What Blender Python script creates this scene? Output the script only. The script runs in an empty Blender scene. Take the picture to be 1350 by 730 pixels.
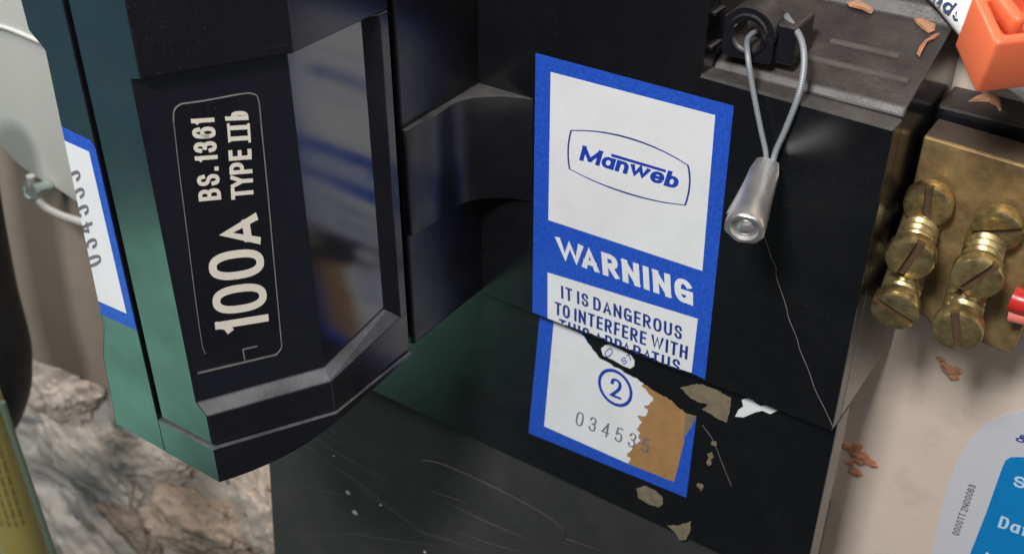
import bpy, bmesh, math, random
from mathutils import Vector, Matrix, noise
random.seed(7)
S = bpy.context.scene
COL = S.collection

# ------------------------------------------------------------------ camera
# all lengths below are millimetres; M turns them into metres
M = 0.001
FPX, CX, CY = 1506.0, 675.0, 365.0              # focal length in photo pixels
HD, PT = math.radians(34.2), math.radians(34.0)
FW = Vector((-math.sin(HD)*math.cos(PT), math.cos(HD)*math.cos(PT), -math.sin(PT)))
RT = Vector((math.cos(HD), math.sin(HD), 0))
UP = RT.cross(FW)
CAM = Vector((100.9, -193.8, 121.5))
cd = bpy.data.cameras.new('camera')
cam = bpy.data.objects.new('camera', cd); COL.objects.link(cam); S.camera = cam
cam.matrix_world = Matrix(((RT.x, UP.x, -FW.x, CAM.x*M), (RT.y, UP.y, -FW.y, CAM.y*M),
                           (RT.z, UP.z, -FW.z, CAM.z*M), (0, 0, 0, 1)))
cd.sensor_fit = 'HORIZONTAL'; cd.sensor_width = 36.0
cd.lens = 36.0*FPX/1350.0
cd.clip_start = 0.005; cd.clip_end = 20
cd.dof.use_dof = True; cd.dof.focus_distance = 0.235; cd.dof.aperture_fstop = 32

# ------------------------------------------------------------------ world and lamps
W = bpy.data.worlds.new('World'); S.world = W; W.use_nodes = True
bg = W.node_tree.nodes['Background']
bg.inputs[0].default_value = (0.80, 0.90, 1.0, 1); bg.inputs[1].default_value = 0.045

def area(name, loc, target, sx, sy, power, col):
    ld = bpy.data.lights.new(name, 'AREA'); ld.shape = 'RECTANGLE'
    ld.size = sx; ld.size_y = sy; ld.energy = power; ld.color = col
    o = bpy.data.objects.new(name, ld); COL.objects.link(o)
    o.location = Vector(loc)*M
    o.rotation_euler = (Vector(target)-Vector(loc)).to_track_quat('-Z', 'Y').to_euler()
    return o
# window light high in front, and the green daylight coming off the lawn low on the left
area('window_light', (40, -520, 560), (10, 0, -20), 0.14, 0.14, 6.4, (1.0, 0.98, 0.96))
area('board_fill', (520, -560, 420), (60, 20, -40), 0.7, 0.7, 1.5, (1.0, 0.96, 0.92))  # added fill lamp, softens the shadows on the board; stands for no known source
lawn = area('lawn_light', (-790, -600, -655), (-70, -60, -40), 0.40, 0.28, 0.042, (0.42, 1.0, 0.74))
lawn.data.spread = math.radians(48)
area('teal_reflection_light', (-820, -600, -290), (-70, -70, 40), 0.38, 0.30, 0.19, (0.22, 0.70, 0.85))  # added teal lamp, only for the cool reflection high on the carrier
area('rubble_fill', (-430, -80, 330), (-220, 90, -160), 0.25, 0.25, 3.4, (1.0, 0.95, 0.90))  # added fill lamp brightening the rubble and left background

S.view_settings.view_transform = 'Standard'; S.view_settings.look = 'None'
S.view_settings.exposure = 0; S.view_settings.gamma = 1
S.render.engine = 'CYCLES'
S.render.resolution_x, S.render.resolution_y = 1024, 553

# ------------------------------------------------------------------ helpers: sight lines
def ray(px, py): return FW*FPX + RT*(px-CX) - UP*(py-CY)
def hitn(px, py, p, n):
    r = ray(px, py); return CAM + r*((p-CAM).dot(n)/r.dot(n))
def PX(px, py, x): return hitn(px, py, Vector((x, 0, 0)), Vector((1, 0, 0)))
def PY(px, py, y): return hitn(px, py, Vector((0, y, 0)), Vector((0, 1, 0)))
def PZ(px, py, z): return hitn(px, py, Vector((0, 0, z)), Vector((0, 0, 1)))

# ------------------------------------------------------------------ helpers: objects
def tag(o, label, cat, group=None):
    o['label'] = label; o['category'] = cat
    if group: o['group'] = group
    return o
def thing(name, loc, label, cat, group=None):
    o = bpy.data.objects.new(name, None); COL.objects.link(o)
    o.empty_display_size = 0.01
    o.location = Vector(loc)*M
    return tag(o, label, cat, group)
def wloc(o):
    v = Vector((0, 0, 0))
    while o: v += o.location; o = o.parent
    return v
def link(name, me, mat, parent=None, origin=None):
    """mesh given in absolute metres; the origin moves to the middle of its box"""
    if origin is None:
        lo = Vector([min(v.co[i] for v in me.vertices) for i in range(3)])
        hi = Vector([max(v.co[i] for v in me.vertices) for i in range(3)])
        origin = (lo+hi)/2; origin.z = lo.z
    me.transform(Matrix.Translation(-origin))
    o = bpy.data.objects.new(name, me); COL.objects.link(o)
    if mat: me.materials.append(mat)
    if parent: o.parent = parent; o.location = origin - wloc(parent)
    else: o.location = origin
    return o
def finish(bm, name, mat, parent, bevel=0, seg=2, smooth=False, ang=25):
    bmesh.ops.remove_doubles(bm, verts=bm.verts, dist=1e-4)
    bmesh.ops.recalc_face_normals(bm, faces=bm.faces)
    if bevel:
        es = [e for e in bm.edges if len(e.link_faces) == 2 and e.calc_face_angle(0) > math.radians(ang)]
        bmesh.ops.bevel(bm, geom=es, offset=bevel, offset_type='OFFSET', segments=seg, profile=0.5, affect='EDGES', clamp_overlap=True)
    bmesh.ops.scale(bm, vec=(M, M, M), verts=bm.verts)
    me = bpy.data.meshes.new(name); bm.to_mesh(me); bm.free()
    if smooth:
        for p in me.polygons: p.use_smooth = True
        me.set_sharp_from_angle(angle=math.radians(40))
    return link(name, me, mat, parent)
def loft_bm(bm, bot, top):
    b = [bm.verts.new(v) for v in bot]; t = [bm.verts.new(v) for v in top]
    n = len(b)
    bm.faces.new(b[::-1]); bm.faces.new(t)
    for i in range(n): bm.faces.new((b[i], b[(i+1) % n], t[(i+1) % n], t[i]))
def loft(name, bot, top, mat, parent=None, bevel=0, seg=2, smooth=False):
    bm = bmesh.new(); loft_bm(bm, bot, top)
    return finish(bm, name, mat, parent, bevel, seg, smooth)
def prism_z(name, poly, z0, z1, mat, parent=None, bevel=0, **k):
    return loft(name, [(x, y, z0) for x, y in poly], [(x, y, z1) for x, y in poly], mat, parent, bevel, **k)
def prism_y(name, poly, y0, y1, mat, parent=None, bevel=0, **k):      # poly in (x, z)
    return loft(name, [(x, y0, z) for x, z in poly], [(x, y1, z) for x, z in poly], mat, parent, bevel, **k)
def prism_x(name, poly, x0, x1, mat, parent=None, bevel=0, **k):      # poly in (y, z)
    return loft(name, [(x0, y, z) for y, z in poly], [(x1, y, z) for y, z in poly], mat, parent, bevel, **k)
def box(name, a, b, mat, parent=None, bevel=0, **k):
    return prism_z(name, [(a[0], a[1]), (b[0], a[1]), (b[0], b[1]), (a[0], b[1])], a[2], b[2], mat, parent, bevel, **k)
def sheet(name, pts, n, th, mat, parent=None):
    """flat outline pts (absolute, on a plane with normal n) given thickness th towards n"""
    n = Vector(n).normalized()
    return loft(name, pts, [Vector(p)+n*th for p in pts], mat, parent)
def tube_bm(bm, path, rad, seg=12):
    path = [Vector(p) for p in path]; rings = []
    prev = None
    for i, p in enumerate(path):
        d = (path[min(i+1, len(path)-1)]-path[max(i-1, 0)]).normalized()
        if prev is None:
            u = d.orthogonal().normalized()
        else:
            u = (prev - d*prev.dot(d)).normalized()
        prev = u; v = d.cross(u)
        r = rad[i] if isinstance(rad, (list, tuple)) else rad
        rings.append([bm.verts.new(p+(u*math.cos(a)+v*math.sin(a))*r) for a in [2*math.pi*k/seg for k in range(seg)]])
    for a, b in zip(rings, rings[1:]):
        for k in range(seg): bm.faces.new((a[k], a[(k+1) % seg], b[(k+1) % seg], b[k]))
    bm.faces.new(rings[0][::-1]); bm.faces.new(rings[-1])
def spline(pts, n=8):
    pts = [Vector(p) for p in pts]; out = []
    q = [pts[0]*2-pts[1]] + pts + [pts[-1]*2-pts[-2]]
    for i in range(1, len(q)-2):
        for k in range(n):
            t = k/n; a, b, c, d = q[i-1:i+3]
            out.append(0.5*((2*b)+(c-a)*t+(2*a-5*b+4*c-d)*t*t+(3*b-a-3*c+d)*t**3))
    out.append(pts[-1]); return out
def tube(name, path, rad, mat, parent=None, seg=12, n=8):
    bm = bmesh.new(); tube_bm(bm, spline(path, n) if n else path, rad, seg)
    return finish(bm, name, mat, parent, smooth=True)
def lathe_bm(bm, prof, origin, axis, seg=32, u=None):
    """prof: (r, h) along axis from origin"""
    ax = Vector(axis).normalized(); u = (Vector(u) if u else ax.orthogonal()).normalized(); v = ax.cross(u)
    rings = []
    for r, h in prof:
        if r < 1e-6: rings.append([bm.verts.new(Vector(origin)+ax*h)])
        else: rings.append([bm.verts.new(Vector(origin)+ax*h+(u*math.cos(a)+v*math.sin(a))*r) for a in [2*math.pi*k/seg for k in range(seg)]])
    for a, b in zip(rings, rings[1:]):
        for k in range(seg):
            k2 = (k+1) % seg
            if len(a) == 1 and len(b) == 1: continue
            if len(a) == 1: bm.faces.new((a[0], b[k2], b[k]))
            elif len(b) == 1: bm.faces.new((a[k], a[k2], b[0]))
            else: bm.faces.new((a[k], a[k2], b[k2], b[k]))
def lathe(name, prof, origin, axis, mat, parent=None, seg=32):
    bm = bmesh.new(); lathe_bm(bm, prof, origin, axis, seg)
    return finish(bm, name, mat, parent, smooth=True)
# ---- lettering: every character is a set of pen strokes in a unit box, given width and thickness
def arc(cx, cy, rx, ry, a0, a1, n=10, e=2.0):
    out = []
    for i in range(n+1):
        t = math.radians(a0+(a1-a0)*i/n); c, s_ = math.cos(t), math.sin(t)
        out.append((cx+rx*math.copysign(abs(c)**(2/e), c), cy+ry*math.copysign(abs(s_)**(2/e), s_)))
    return out
def bowl(y0, y1, xr=1.0, x0=0.0):
    r = (y1-y0)/2; m = xr-0.5*(xr-x0)
    return [(x0, y1), (m, y1)] + arc(m, y0+r, xr-m, r, 90, -90, 10, 2.3)[1:-1] + [(m, y0), (x0, y0)]
def sm(p, n=6):
    v = spline([Vector((x, y, 0)) for x, y in p], n); return [(q.x, q.y) for q in v]
ring_ = lambda: arc(.5, .5, .5, .5, 90, 450, 28, 2.5)
GLY = {
 'A': (.62, [[(0, 0), (.5, 1), (1, 0)], [(.17, .27), (.83, .27)]]),
 'B': (.56, [[(0, 0), (0, 1)], bowl(.52, 1, .92), bowl(0, .52, 1)]),
 'D': (.58, [[(0, 0), (0, 1)], bowl(0, 1)]),
 'E': (.48, [[(0, 0), (0, 1)], [(0, 1), (1, 1)], [(0, .52), (.9, .52)], [(0, 0), (1, 0)]]),
 'F': (.46, [[(0, 0), (0, 1)], [(0, 1), (1, 1)], [(0, .50), (.88, .50)]]),
 'G': (.60, [arc(.5, .5, .5, .5, 42, 345, 22, 2.4), [(.52, .44), (1, .44)], [(1, .44), (1, 0)]]),
 'H': (.58, [[(0, 0), (0, 1)], [(1, 0), (1, 1)], [(0, .52), (1, .52)]]),
 'I': (.0, [[(.5, 0), (.5, 1)]]),
 'L': (.46, [[(0, 0), (0, 1)], [(0, 0), (1, 0)]]),
 'N': (.60, [[(0, 0), (0, 1)], [(0, 1), (1, 0)], [(1, 0), (1, 1)]]),
 'O': (.60, [ring_()]),
 'P': (.54, [[(0, 0), (0, 1)], bowl(.44, 1)]),
 'R': (.58, [[(0, 0), (0, 1)], bowl(.48, 1, .95), [(.45, .48), (1, 0)]]),
 'S': (.54, [sm([(.96, .76), (.84, .94), (.5, 1), (.14, .93), (.03, .74), (.18, .58), (.5, .51), (.84, .42), (.98, .26), (.86, .06), (.5, 0), (.14, .07), (.02, .25)])]),
 'T': (.54, [[(0, 1), (1, 1)], [(.5, 0), (.5, 1)]]),
 'U': (.58, [[(0, 1), (0, .35)] + arc(.5, .32, .5, .32, 180, 360, 12, 2.3)[1:-1] + [(1, .35), (1, 1)]]),
 'W': (.96, [[(0, 1), (.25, 0), (.5, 1), (.75, 0), (1, 1)]]),
 'Y': (.58, [[(0, 1), (.5, .45), (1, 1)], [(.5, .45), (.5, 0)]]),
 'M': (.80, [[(0, 0), (0, 1)], [(0, 1), (.5, .1)], [(.5, .1), (1, 1)], [(1, 1), (1, 0)]]),
 '0': (.54, [ring_()]),
 '1': (.26, [[(.9, 0), (.9, 1)], [(.9, 1), (.55, .84), (-.1, .80)]]),
 '2': (.50, [sm([(.02, .74), (.14, .93), (.5, 1), (.88, .92), (.98, .72), (.82, .48), (.4, .22), (.02, .0)]), [(.02, 0), (1, 0)]]),
 '3': (.50, [sm([(.03, .78), (.16, .94), (.5, 1), (.86, .92), (.94, .76), (.82, .58), (.42, .53)]), sm([(.42, .53), (.86, .46), (1, .26), (.86, .06), (.5, 0), (.14, .07), (.0, .24)])]),
 '4': (.54, [[(.76, 0), (.76, 1)], [(.76, 1), (0, .27)], [(0, .27), (1, .27)]]),
 '5': (.50, [[(.92, 1), (.14, 1)], [(.14, 1), (.06, .5)], sm([(.06, .5), (.45, .62), (.86, .54), (1, .32), (.86, .07), (.48, 0), (.14, .06), (0, .2)])]),
 '6': (.52, [sm([(.95, .78), (.82, .95), (.5, 1), (.14, .9), (.0, .55), (.02, .25), (.16, .05), (.5, 0), (.86, .07), (1, .30), (.88, .52), (.52, .60), (.16, .52), (.02, .34)])]),
 'a': (.56, [arc(.5, .34, .5, .34, 90, 450, 20, 2.2), [(1, 0), (1, .68)]]),
 'n': (.54, [[(0, 0), (0, .68)], [(0, .38)] + arc(.5, .36, .5, .32, 180, 0, 12, 2.3)[1:-1] + [(1, .36), (1, 0)]]),
 'w': (.76, [[(0, .68), (.25, 0), (.5, .68), (.75, 0), (1, .68)]]),
 'e': (.56, [arc(.5, .34, .5, .34, 0, 318, 20, 2.2), [(0, .34), (1, .34)]]),
 'b': (.54, [[(0, 0), (0, 1)], arc(.5, .34, .5, .34, 90, 450, 20, 2.2)]),
 't': (.34, [[(.4, 0), (.4, .9)], [(0, .66), (1, .66)]]),
 '.': (.0, [[(.5, 0), (.5, .02)]]),
 '&': (.60, [sm([(1, 0), (.55, .5), (.28, .82), (.48, 1), (.68, .84), (.5, .64), (.12, .42), (.02, .2), (.3, 0), (.7, .1), (.98, .46)])]),
 'd': (.54, [[(1, 0), (1, 1)], arc(.5, .34, .5, .34, 90, 450, 20, 2.2)]),
 's': (.46, [sm([(.95, .54), (.5, .68), (.06, .56), (.2, .4), (.8, .28), (.95, .14), (.5, 0), (.04, .12)])]),
 'o': (.54, [arc(.5, .34, .5, .34, 90, 450, 20, 2.2)]),
 'r': (.34, [[(0, 0), (0, .68)], [(0, .4), (.4, .64), (1, .66)]]),
 'i': (.0, [[(.5, 0), (.5, .66)], [(.5, .9), (.5, 1)]]),
 'l': (.0, [[(.5, 0), (.5, 1)]]),
 ' ': (.22, []),
}
def stroke_quads(pts, t):
    """mitred ribbon along pts; ends run on by half the width"""
    P = []
    for p in pts:
        v = Vector((p[0], p[1]))
        if not P or (v-P[-1]).length > 1e-4: P.append(v)
    if len(P) < 2: return []
    closed = (P[0]-P[-1]).length < 1e-3
    if closed: P.pop()
    n = len(P)
    if not closed:
        P[0] = P[0]+(P[0]-P[1]).normalized()*t*0.5; P[-1] = P[-1]+(P[-1]-P[-2]).normalized()*t*0.5
    Lf, Rt = [], []
    for i in range(n):
        a = P[i-1] if (i or closed) else None; c = P[(i+1) % n] if (i < n-1 or closed) else None
        d1 = (P[i]-a).normalized() if a is not None else (c-P[i]).normalized()
        d2 = (c-P[i]).normalized() if c is not None else d1
        n1 = Vector((-d1.y, d1.x)); n2 = Vector((-d2.y, d2.x))
        m = n1+n2
        m = m.normalized() if m.length > 1e-3 else n1
        k = min(1/max(0.25, m.dot(n1)), 2.6)
        Lf.append(P[i]+m*k*t/2); Rt.append(P[i]-m*k*t/2)
    return [(Rt[i], Rt[(i+1) % n], Lf[(i+1) % n], Lf[i]) for i in range(n if closed else n-1)]
KERN = {'WA': -.20, 'PA': -.14, 'AT': -.16, 'TO': -.05, 'TY': -.10, 'YP': -.06, 'AR': 0.0, 'RA': -.05, 'FE': 0}
def text(name, body, bl, br, tl, n, mat, parent=None, t=0.16, gap=0.14, th=0.03, cut=None, slant=0.0, hk=0.85):
    bl, br, tl = Vector(bl), Vector(br), Vector(tl); n = Vector(n).normalized()
    H = (tl-bl).length; Wd = (br-bl).length/H
    flex = sum(max(0, GLY[c][0]-t) for c in body)
    fixed = sum(t for c in body if c != ' ')
    nat = flex + gap*(len(body)-1) + sum(KERN.get(body[i:i+2], 0) for i in range(len(body)-1))
    sx = (Wd-fixed)/nat if nat > 0 else 1.0
    bm = bmesh.new(); x = 0.0; li = 0
    ex, ey = (br-bl)/Wd, (tl-bl)
    for ci, ch in enumerate(body):
        w0, strokes = GLY[ch]
        inner = max(0, w0-t)*sx; w = inner + (t if ch != ' ' else 0)
        for st in strokes:
            pts = [(x+t/2+p[0]*inner, (t*hk/2+p[1]*(1-t*hk))/hk) for p in st]
            li += 1; lift = n*(0.002*(li % 5))
            for q in stroke_quads(pts, t):
                q = [Vector((v.x, min(1.0, max(0.0, v.y*hk)))) for v in q]
                f = [bl+ex*(v.x+slant*v.y)+ey*v.y+lift for v in q]
                top = [bm.verts.new(v+n*th) for v in f]
                try: bm.faces.new(top)
                except ValueError: pass
        x += w + (gap+KERN.get(body[ci:ci+2], 0))*sx
    if cut:
        bmesh.ops.bisect_plane(bm, geom=bm.verts[:]+bm.edges[:]+bm.faces[:], plane_co=cut[0], plane_no=cut[1], clear_outer=True)
    for f in bm.faces:
        f.normal_update()
        if f.normal.dot(n) < 0: f.normal_flip()
    bmesh.ops.scale(bm, vec=(M, M, M), verts=bm.verts)
    me = bpy.data.meshes.new(name); bm.to_mesh(me); bm.free()
    return link(name, me, mat, parent)

# ------------------------------------------------------------------ materials
class NT:
    def __init__(s, name):
        s.m = bpy.data.materials.new(name); s.m.use_nodes = True
        s.t = s.m.node_tree; s.b = s.t.nodes['Principled BSDF']
        s.co = s.t.nodes.new('ShaderNodeTexCoord'); s.geo = s.t.nodes.new('ShaderNodeNewGeometry')
    def n(s, k, **kw):
        x = s.t.nodes.new(k)
        for a, v in kw.items(): setattr(x, a, v)
        return x
    def l(s, a, b): s.t.links.new(a, b)
    def pos(s, sc=(1, 1, 1), rot=(0, 0, 0)):
        mp = s.n('ShaderNodeMapping'); s.l(s.geo.outputs['Position'], mp.inputs[0])
        mp.inputs['Scale'].default_value = sc; mp.inputs['Rotation'].default_value = rot
        return mp.outputs[0]
    def noise(s, scale, detail=4, rough=0.6, vec=None):
        x = s.n('ShaderNodeTexNoise'); x.inputs['Scale'].default_value = scale
        x.inputs['Detail'].default_value = detail; x.inputs['Roughness'].default_value = rough
        s.l(vec if vec else s.geo.outputs['Position'], x.inputs['Vector']); return x.outputs[0]
    def dots(s, scale, size, vec=None):
        x = s.n('ShaderNodeTexVoronoi'); x.inputs['Scale'].default_value = scale
        s.l(vec if vec else s.geo.outputs['Position'], x.inputs['Vector'])
        return s.ramp(x.outputs['Distance'], [(0, 1), (size, 0)])
    def ramp(s, f, stops):
        r = s.n('ShaderNodeValToRGB'); e = r.color_ramp.elements
        def c(v): return (v, v, v, 1) if isinstance(v, (int, float)) else (*v, 1)
        e[0].position, e[0].color = stops[0][0], c(stops[0][1]); e[1].position, e[1].color = stops[1][0], c(stops[1][1])
        for p, v in stops[2:]:
            q = e.new(p); q.color = c(v)
        s.l(f, r.inputs[0]); return r.outputs[0]
    def math(s, op, a, b=None, clamp=False):
        x = s.n('ShaderNodeMath', operation=op, use_clamp=clamp)
        for i, v in enumerate((a, b)):
            if v is None: continue
            if isinstance(v, (int, float)): x.inputs[i].default_value = v
            else: s.l(v, x.inputs[i])
        return x.outputs[0]
    def mix(s, f, a, b):
        x = s.n('ShaderNodeMix', data_type='RGBA')
        for i, v in ((0, f), (6, a), (7, b)):
            if isinstance(v, (int, float)): x.inputs[i].default_value = v
            elif isinstance(v, tuple): x.inputs[i].default_value = (*v, 1)
            else: s.l(v, x.inputs[i])
        return x.outputs[2]
    def set(s, **kw):
        for k, v in kw.items():
            i = s.b.inputs[k.replace('_', ' ')]
            if isinstance(v, (int, float)): i.default_value = v
            elif isinstance(v, tuple): i.default_value = (*v, 1)
            else: s.l(v, i)
        return s
    def bump(s, h, strength=0.2, dist=0.0003):
        b = s.n('ShaderNodeBump'); b.inputs['Strength'].default_value = strength; b.inputs['Distance'].default_value = dist
        s.l(h, b.inputs['Height']); s.l(b.outputs[0], s.b.inputs['Normal']); return s
    def nz(s):
        x = s.n('ShaderNodeSeparateXYZ'); s.l(s.geo.outputs['Normal'], x.inputs[0]); return x.outputs[2]

def black_plastic(name, base, rough, dust=(0.13, 0.12, 0.11), top=1.0, specks=0.5, ior=1.6, film=0.25):
    k = NT(name)
    up = k.math('MULTIPLY', k.math('SUBTRACT', k.nz(), 0.12, True), 2.0, True)            # settled dust on what faces up
    grain = k.math('MULTIPLY', k.ramp(k.noise(2600, 3, 0.7), [(0.30, 0.45), (0.62, 1.0)]), k.ramp(k.noise(75, 4, 0.6), [(0.32, 0.35), (0.62, 1.0)]))
    f1 = k.math('MULTIPLY', k.math('MULTIPLY', up, grain), top, True)
    patch = k.ramp(k.noise(38, 5, 0.65), [(0.48, 0.0), (0.80, 1.0)])
    f2 = k.math('MULTIPLY', patch, film*0.35)
    sp = k.math('MULTIPLY', k.math('MAXIMUM', k.dots(1300, 0.20), k.dots(430, 0.085)), k.ramp(k.noise(45, 4), [(0.46, 0.0), (0.66, 0.9)]))
    f3 = k.math('MULTIPLY', sp, specks)
    sc1 = k.ramp(k.noise(60, 2, 0.5, k.pos((1, 1, 24), (0.5, 0.35, 0.2))), [(0.70, 0.0), (0.73, 0.5)])
    sc2 = k.ramp(k.noise(70, 2, 0.5, k.pos((17, 0.8, 1.0), (-0.9, 0.75, 0.5))), [(0.71, 0.0), (0.73, 0.45)])
    f4 = k.math('MULTIPLY', k.math('MAXIMUM', sc1, sc2), k.math('MULTIPLY', k.ramp(k.noise(28, 3), [(0.48, 0.0), (0.66, 1.0)]), film*0.9))
    f = k.math('MAXIMUM', k.math('MAXIMUM', k.math('MAXIMUM', f1, f2), f3), f4, True)
    tint = k.mix(k.noise(130, 4), base, tuple(c*1.5 for c in base))
    dcol = k.mix(k.noise(900, 3), dust, tuple(c*0.7 for c in dust))
    r = k.math('ADD', k.math('MULTIPLY', f, 0.55), k.ramp(k.noise(55, 4), [(0.3, rough*0.8), (0.75, rough*1.35)]), True)
    k.set(Base_Color=k.mix(f, tint, dcol), Roughness=r, IOR=ior)
    k.bump(k.noise(700, 2), 0.02, 0.0001)
    return k.m
def simple(name, col, rough=0.6, metal=0.0, var=0.12, sc=200, bump=0.0, bsc=600, ior=1.5):
    k = NT(name)
    k.set(Base_Color=k.mix(k.noise(sc, 5), tuple(c*(1-var) for c in col), tuple(min(1, c*(1+var)) for c in col)),
          Roughness=k.ramp(k.noise(sc*0.6, 4), [(0.3, rough*0.85), (0.7, min(1, rough*1.15))]), Metallic=metal, IOR=ior)
    if bump: k.bump(k.noise(bsc, 5), bump)
    return k.m

PL = black_plastic('moulded black plastic', (0.0065, 0.0065, 0.010), 0.21, dust=(0.20, 0.20, 0.215), top=0.75, ior=1.7, film=0.12, specks=0.3)
PLP = black_plastic('polished black panel', (0.006, 0.006, 0.010), 0.125, dust=(0.24, 0.235, 0.24), ior=2.3, film=0.05, specks=0.3)
PLR = black_plastic('satin black plastic', (0.0045, 0.0045, 0.006), 0.32, dust=(0.10, 0.095, 0.09), film=0.2, specks=0.8)
PLH = black_plastic('glossy black bakelite', (0.007, 0.0072, 0.010), 0.17, dust=(0.088, 0.074, 0.065), top=1.0, film=0.15, ior=1.65)
PLB = black_plastic('dulled black bakelite', (0.0045, 0.0047, 0.006), 0.24, dust=(0.13, 0.12, 0.11), film=0.15, ior=1.65)
PLM = black_plastic('worn charcoal plastic', (0.026, 0.026, 0.027), 0.5, film=0.5, specks=0.8, ior=1.3)
DARK = simple('dark gap', (0.004, 0.004, 0.005), 0.8)
BLUE = NT('blue print'); BLUE.set(Base_Color=BLUE.mix(BLUE.ramp(BLUE.noise(1500, 3), [(0.35, 0.0), (0.65, 1.0)]), (0.012, 0.068, 0.46), (0.022, 0.105, 0.60)), Roughness=0.45); BLUE = BLUE.m
k = NT('label paper')
c = k.mix(k.ramp(k.noise(60, 6), [(0.35, 0.0), (0.75, 1.0)]), (0.80, 0.81, 0.84), (0.71, 0.725, 0.74))
c = k.mix(k.ramp(k.noise(170, 7, 0.75), [(0.60, 0.0), (0.78, 0.35)]), c, (0.45, 0.43, 0.40))
c = k.mix(k.math('MULTIPLY', k.dots(700, 0.10), k.ramp(k.noise(50, 3), [(0.50, 0.0), (0.60, 0.8)])), c, (0.25, 0.22, 0.19))
k.set(Base_Color=c, Roughness=k.ramp(k.noise(90, 4), [(0.3, 0.38), (0.7, 0.6)])); k.bump(k.noise(140, 5), 0.10, 0.0006); WHITE = k.m
INK = simple('blue ink', (0.012, 0.035, 0.24), 0.5)
LETW = simple('cream lettering', (0.78, 0.73, 0.64), 0.5, var=0.08)
GREYINK = simple('grey stamped ink', (0.16, 0.16, 0.18), 0.6, var=0.5, sc=500)
BROWN = simple('brown backing paper', (0.36, 0.195, 0.075), 0.75, var=0.28, sc=260, bump=0.35)
TAUPE = simple('dried glue', (0.19, 0.155, 0.10), 0.7, var=0.5, sc=420, bump=0.5)
LINE = simple('worn moulding line', (0.17, 0.165, 0.16), 0.7, var=0.6, sc=350)

TAUPE_D = simple('grimy joint', (0.05, 0.042, 0.035), 0.8)

# ================================================================== SETTING
k = NT('cream board')
k.set(Base_Color=k.mix(k.ramp(k.noise(16, 5), [(0.3, 0.0), (0.75, 1.0)]), (0.72, 0.61, 0.51), (0.64, 0.53, 0.44)), Roughness=0.42)
g = k.ramp(k.noise(70, 7, 0.7), [(0.55, 0.0), (0.80, 0.35)])
b0 = k.b.inputs['Base Color'].links[0].from_socket
k.set(Base_Color=k.mix(k.math('MAXIMUM', g, k.math('MULTIPLY', k.dots(260, 0.06), 0.5)), b0, (0.30, 0.22, 0.17)))
k.bump(k.noise(350, 4), 0.08); BOARD = k.m
YB = 40.0
o = box('board', (46, YB, -330), (330, YB+12, 190), BOARD, None, 1.0); o['kind'] = 'structure'

# rough plaster wall behind, low on the left
k = NT('broken plaster')
big = k.noise(9, 6, 0.55); mid = k.noise(26, 7, 0.6); fine = k.noise(90, 8, 0.65); pit = k.noise(30, 5, 0.55)
c = k.ramp(big, [(0.36, (0.54, 0.51, 0.46)), (0.48, (0.70, 0.66, 0.60)), (0.58, (0.62, 0.55, 0.48)), (0.70, (0.58, 0.55, 0.50))])
c = k.mix(k.ramp(mid, [(0.58, 0.0), (0.72, 0.6)]), c, (0.42, 0.33, 0.26))
c = k.mix(k.ramp(fine, [(0.55, 0.0), (0.75, 0.45)]), c, (0.24, 0.19, 0.145))
c = k.mix(k.ramp(pit, [(0.63, 0.0), (0.70, 0.85)]), c, (0.06, 0.045, 0.035))
c = k.mix(k.ramp(k.noise(420, 4, 0.7), [(0.50, 0.0), (0.66, 0.3)]), c, (0.36, 0.29, 0.22))
k.set(Base_Color=c, Roughness=0.9); k.bump(k.noise(200, 7, 0.7), 0.45, 0.002); PLASTER = k.m
def rough_wall(name, x0, x1, z0, z1, y, amp, nx, nz, mat):
    bm = bmesh.new(); g = []
    for j in range(nz+1):
        row = []
        for i in range(nx+1):
            x = x0+(x1-x0)*i/nx; z = z0+(z1-z0)*j/nz
            p = Vector((x, 0, z))
            h = noise.fractal(p*0.016, 1.0, 2.1, 5)*amp + noise.fractal(p*0.05+Vector((9, 3, 1)), 1.2, 2.2, 3)*amp*0.15
            rid = abs(noise.noise(p*0.035+Vector((4, 7, 2))))
            h += (max(0, 0.10-rid)/0.10)**2*amp*-0.35
            row.append(bm.verts.new((x, y-h, z)))
        g.append(row)
    for j in range(nz):
        for i in range(nx): bm.faces.new((g[j][i], g[j][i+1], g[j+1][i+1], g[j+1][i]))
    return finish(bm, name, mat, None, smooth=True)
o = rough_wall('wall', -820, 60, -700, 180, 95, 9, 260, 260, PLASTER); o['kind'] = 'structure'

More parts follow.
